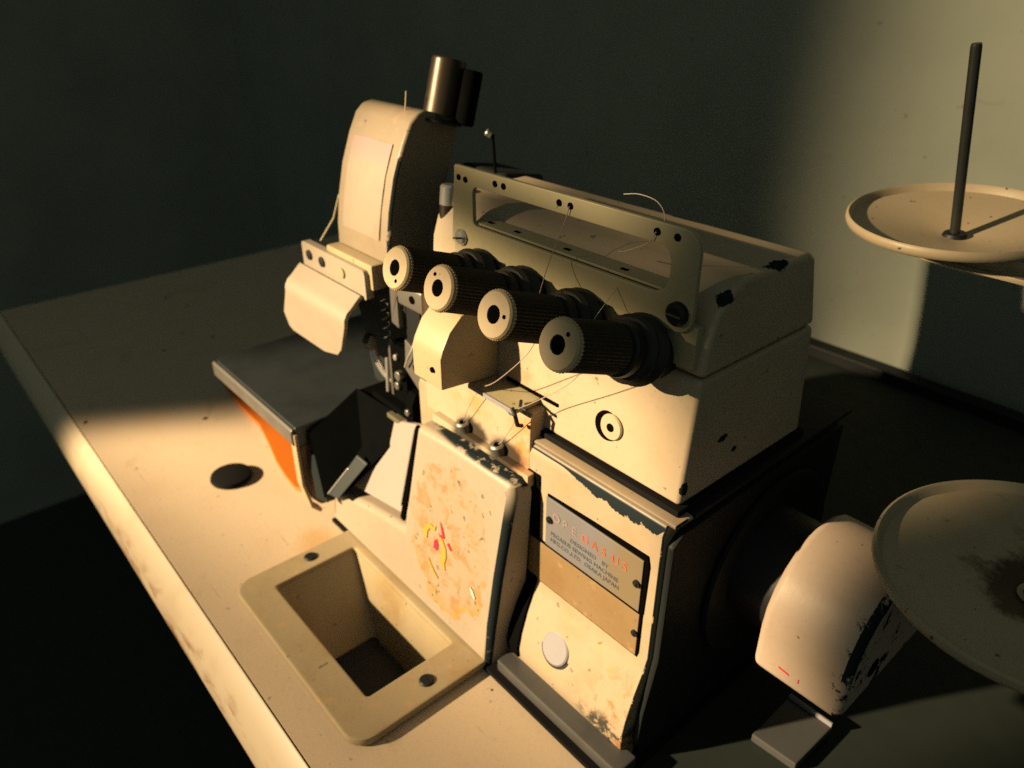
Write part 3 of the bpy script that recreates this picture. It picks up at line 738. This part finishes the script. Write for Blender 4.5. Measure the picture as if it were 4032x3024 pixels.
la = mesh_obj('link_arm', slab([(-.945, .625, .52), (-.905, .625, .515), (-.890, .612, .42), (-.925, .612, .405)], (0, .008, 0)), M['rail'], mc)
lp = mesh_obj('link_plate', slab([(-.985, .615, .455), (-.930, .610, .44), (-.928, .605, .375), (-.985, .612, .40)], (0, .006, 0)), M['dull'], mc)
mesh_obj('plate_hole', lathe([(0, .002), (.008, .002), (.008, -.001), (0, -.001)], (-.947, .610, .417), (0, -1, 0), 20), M['hole'], lp)
hk = mesh_obj('link_block', bbox(-.975, -.905, .60, .64, .528, .566, .005), M['dull'], mc)
mesh_obj('link_cap', lathe([(0, .0), (.018, .0), (.018, .04), (.014, .046), (0, .046)], (-.925, .60, .585), (.7, .7, 0), 28), M['steel'], hk)
mesh_obj('block_hole', lathe([(0, .002), (.0065, .002), (.0065, -.001), (0, -.001)], (-.93, .60, .548), (0, -1, 0), 20), M['hole'], hk)
mesh_obj('hook_arm', slab([(-1.02, .615, .54), (-.985, .61, .57), (-.975, .61, .555), (-1.0, .615, .525), (-1.0, .615, .47), (-1.022, .615, .475)], (0, .01, 0)), M['dull'], mc)
mesh_obj('black_link', bbox(-1.0, -.955, .628, .655, .43, .535, .004), M['black'], mc)

nbits = [('needle', tube([(-.988, .655, .40), (-.992, .643, .30)], .0016), 'steel'), ('needle', tube([(-.978, .655, .40), (-.982, .643, .30)], .0016), 'steel'),
    ('foot_spring', tube([(-1.045 + .006 * math.cos(k * .8), .618 + .006 * math.sin(k * .8), .425 + k * .0022) for k in range(40)], .0010, 5), 'black'),
    ('foot_screw', cyl((-1.03, .626, .345), (0, -1, 0), .0075, .008, .001), 'dull'), ('foot_screw', cyl((-1.03, .626, .402), (0, -1, 0), .0055, .007, .001), 'steel'),
    ('thread_finger', tube(curve3([(-.962, .625, .47), (-.955, .61, .45), (-.962, .603, .43), (-.975, .606, .41)], 12), .0022), 'steel'),
    ('knife_holder', prism_x([(.598, .30), (.598, .345), (.607, .365), (.625, .365), (.625, .30)], -.972, -.950, .002), 'oily'),
    ('knife_screw', cyl((-.961, .598, .33), (0, -1, 0), .006, .006, .001), 'dull'),
    ('guide_pin', cyl((-1.075, .628, .312), (0, .05, 1), .004, .07, .001), 'steel'),
    ('lever_tip', prism_x([(.606, .395), (.603, .41), (.612, .425), (.625, .42), (.622, .395)], -1.112, -1.092, .002), 'dull')]
for nm_, b_, m_ in nbits: mesh_obj(nm_, b_, M[m_], mc)

# ---- pulley hood, flange and bracket at the right side
def hood():
    prof = [(.700, .188)]
    cy, cz, ry, rz = .812, .258, .113, .114
    for k in range(0, 13):
        a = math.radians(180 - 15 * k); prof.append((cy + ry * math.cos(a), cz + rz * math.sin(a)))
    prof.append((.925, .188))
    return prism_x(prof, -.320, -.197, .012, 4)
hd = mesh_obj('pulley_hood', hood(), M['hood'], mc, 40)
for (y, z, r) in ((.770, .235, .0135), (.832, .311, .012)):
    mesh_obj('hood_hole', lathe([(0, .001), (r, .001), (r, -.002), (0, -.002)], (-.1973, y, z), (1, 0, 0), 24), M['hole'], hd)
mesh_obj('hood_flange', lathe([(0, 0), (.145, 0), (.150, .004), (.150, .010), (.14, .014), (0, .014)], (-.3995, .84, .235), (1, 0, 0), 48), M['side'], mc)
mesh_obj('hood_hub', cyl((-.3985, .81, .262), (1, 0, 0), .085, .082), M['black'], mc)
def redmark(a, b):
    return slab([a, b, (b[0] + .001, b[1], b[2] - .003), (a[0] + .001, a[1], a[2] - .003)], (0, -.0006, 0))
mesh_obj('pen_mark', redmark((-.283, .6996, .217), (-.268, .6996, .215)), M['scrapred'], hd)
mesh_obj('pen_mark', slab([(-.255, .6996, .217), (-.2535, .6996, .217), (-.2535, .6996, .210), (-.255, .6996, .209)], (0, -.0006, 0)), M['scrapred'], hd)
mesh_obj('belt_bracket', extr([(-.312, .736, .004), (-.243, .741, .004), (-.240, .834, .004), (-.312, .832, .004)], (0, 0, .016), .003), M['rail'], mc)
mesh_obj('bracket_edge', bbox(-.311, -.241, .8345, .8385, .004, .026, .001), M['button'], mc)

mesh_obj('right_shade_panel', bbox(-.391, .9, .24, 1.26, .0008, .0035), M['table_shade'], table)  # dark panel standing in for unlit table right of the machine
mesh_obj('back_shade_panel', bbox(-1.0, .9, 1.264, 1.966, .0008, .0035), M['table_shade'], table)  # dark panel standing in for the machine's shadow on the table

# ------------------------------------------------------------------ thread stand with its dishes
ts = thing('thread_stand', 'cream thread stand with two round spool dishes and a dark steel spool pin', 'thread stand', (.25, 1.15, 0))
def dirt_extra(t, c, ch):
    d = t.math('ADD', t.blob(-.084, .841, .394, .085, .085, .05), t.math('MULTIPLY', t.math('SUBTRACT', t.noise(26, 6, .7), .5), 1.5))
    c = t.mix(t.math('MULTIPLY', t.step(d, .85, .45), .9), c, (.035, .020, .010))
    return t.mix(t.math('MULTIPLY', t.step(t.noise(16, 6, .7), .60, .66), .5), c, (.12, .05, .015)), ch
M['dish_dirty'] = paint('dish_enamel_rusty', (.48, .40, .27), 0, .3, grime=.8, extra=dirt_extra)
def dish(c, r, ax, name='spool_dish', m='dish'):
    return mesh_obj(name, lathe([(0, -.030), (.03, -.030), (r * .95, -.006), (r * .985, -.003), (r, .003), (r * .995, .009), (r * .975, .011), (r * .955, .008), (r * .93, .000), (.022, -.024), (0, -.024)], c, ax, 72), M[m], ts, 50)
ua = V(-.03, -.10, 1).normalized()
uc = V(-.387, 1.20, .679)
ud = dish(uc, .152, ua)
base_u = uc - ua * .022
rodtop = V(-.411, 1.15, .932)
rd = mesh_obj('spool_pin', lathe([(0, 0), (.0070, 0), (.0070, .262), (.0062, .2665), (0, .267)], base_u, (rodtop - base_u).normalized(), 24), M['rod'], ts)
mesh_obj('pin_collar', lathe([(0, 0), (.017, 0), (.015, .004), (.009, .005), (0, .005)], base_u + ua * .0005, ua, 24), M['black'], rd)
mesh_obj('stand_arm', extr([(-.43, 1.165, .628), (-.40, 1.145, .628), (.30, 1.13, .628), (.30, 1.20, .628), (-.40, 1.225, .628)], (0, 0, .008), .002), M['dish'], ts)
mesh_obj('arm_hole', lathe([(0, .001), (.008, .001), (.008, 0), (0, 0)], (-.30, 1.155, .6285), (0, 0, -1), 20), M['hole'], ts)
la_ = V(-.03, -.06, 1).normalized(); lc = V(-.084, .841, .416)
ldi = dish(lc, .172, la_, m='dish_dirty')
mesh_obj('dish_hub', lathe([(0, .012), (.006, .012), (.008, .006), (.013, .004), (.014, .001), (.020, .0005), (.020, -.002), (0, -.002)], lc - la_ * .022, la_, 28), M['dull'], ts)
mesh_obj('stand_arm', extr([(-.11, .81, .370), (.30, 1.10, .370), (.30, 1.16, .370), (-.11, .87, .370)], (0, 0, .008), .002), M['dish'], ts)
mesh_obj('stand_post', cyl((.27, 1.15, .0), (0, 0, 1), .02, 1.2, .002), M['rod'], ts)
mesh_obj('post_base', cyl((.27, 1.15, .001), (0, 0, 1), .06, .02, .004), M['black'], ts)

# ------------------------------------------------------------------ loose threads
def thread(ctrl, label, m='thread', r=.00055, n=24):
    o = mesh_obj('thread', tube(curve3(ctrl, n), r, 6), M[m]); return tag(o, label, 'thread', 'threads on the machine')
thread([(-.618, .626, .757), (-.622, .622, .735), (-.624, .60, .690), (-.60, .56, .66)], 'mauve thread hanging from the middle hole of the frame to a knob')
thread([(-.487, .626, .757), (-.497, .624, .742), (-.53, .628, .724), (-.55, .640, .716)], 'pale thread slanting down from the right end of the thread frame', 'thread_white')
thread([(-.487, .634, .757), (-.490, .642, .770), (-.51, .652, .780), (-.545, .664, .779), (-.575, .672, .772)], 'pale thread arching behind the right end of the thread frame', 'thread_white')
thread([(-.545, .650, .6945), (-.538, .63, .68), (-.53, .585, .655), (-.52, .565, .648)], 'pale thread dropping from the flange slot to the rightmost knob', 'thread_white')
thread([(-.56, .53, .645), (-.62, .56, .58), (-.70, .578, .505), (-.745, .585, .474)], 'mauve thread running from the third knob down to the ledge')
thread([(-.745, .585, .470), (-.760, .585, .45), (-.785, .588, .41), (-.797, .5935, .388)], 'mauve thread running from the ledge down to the left eyelet')
thread([(-.49, .55, .64), (-.56, .58, .56), (-.63, .59, .50), (-.664, .585, .474)], 'faint mauve thread from the rightmost knob to the guide hook')
thread([(-.660, .580, .466), (-.675, .586, .44), (-.70, .591, .405), (-.714, .5935, .388)], 'mauve thread running from the guide hook to the right eyelet')
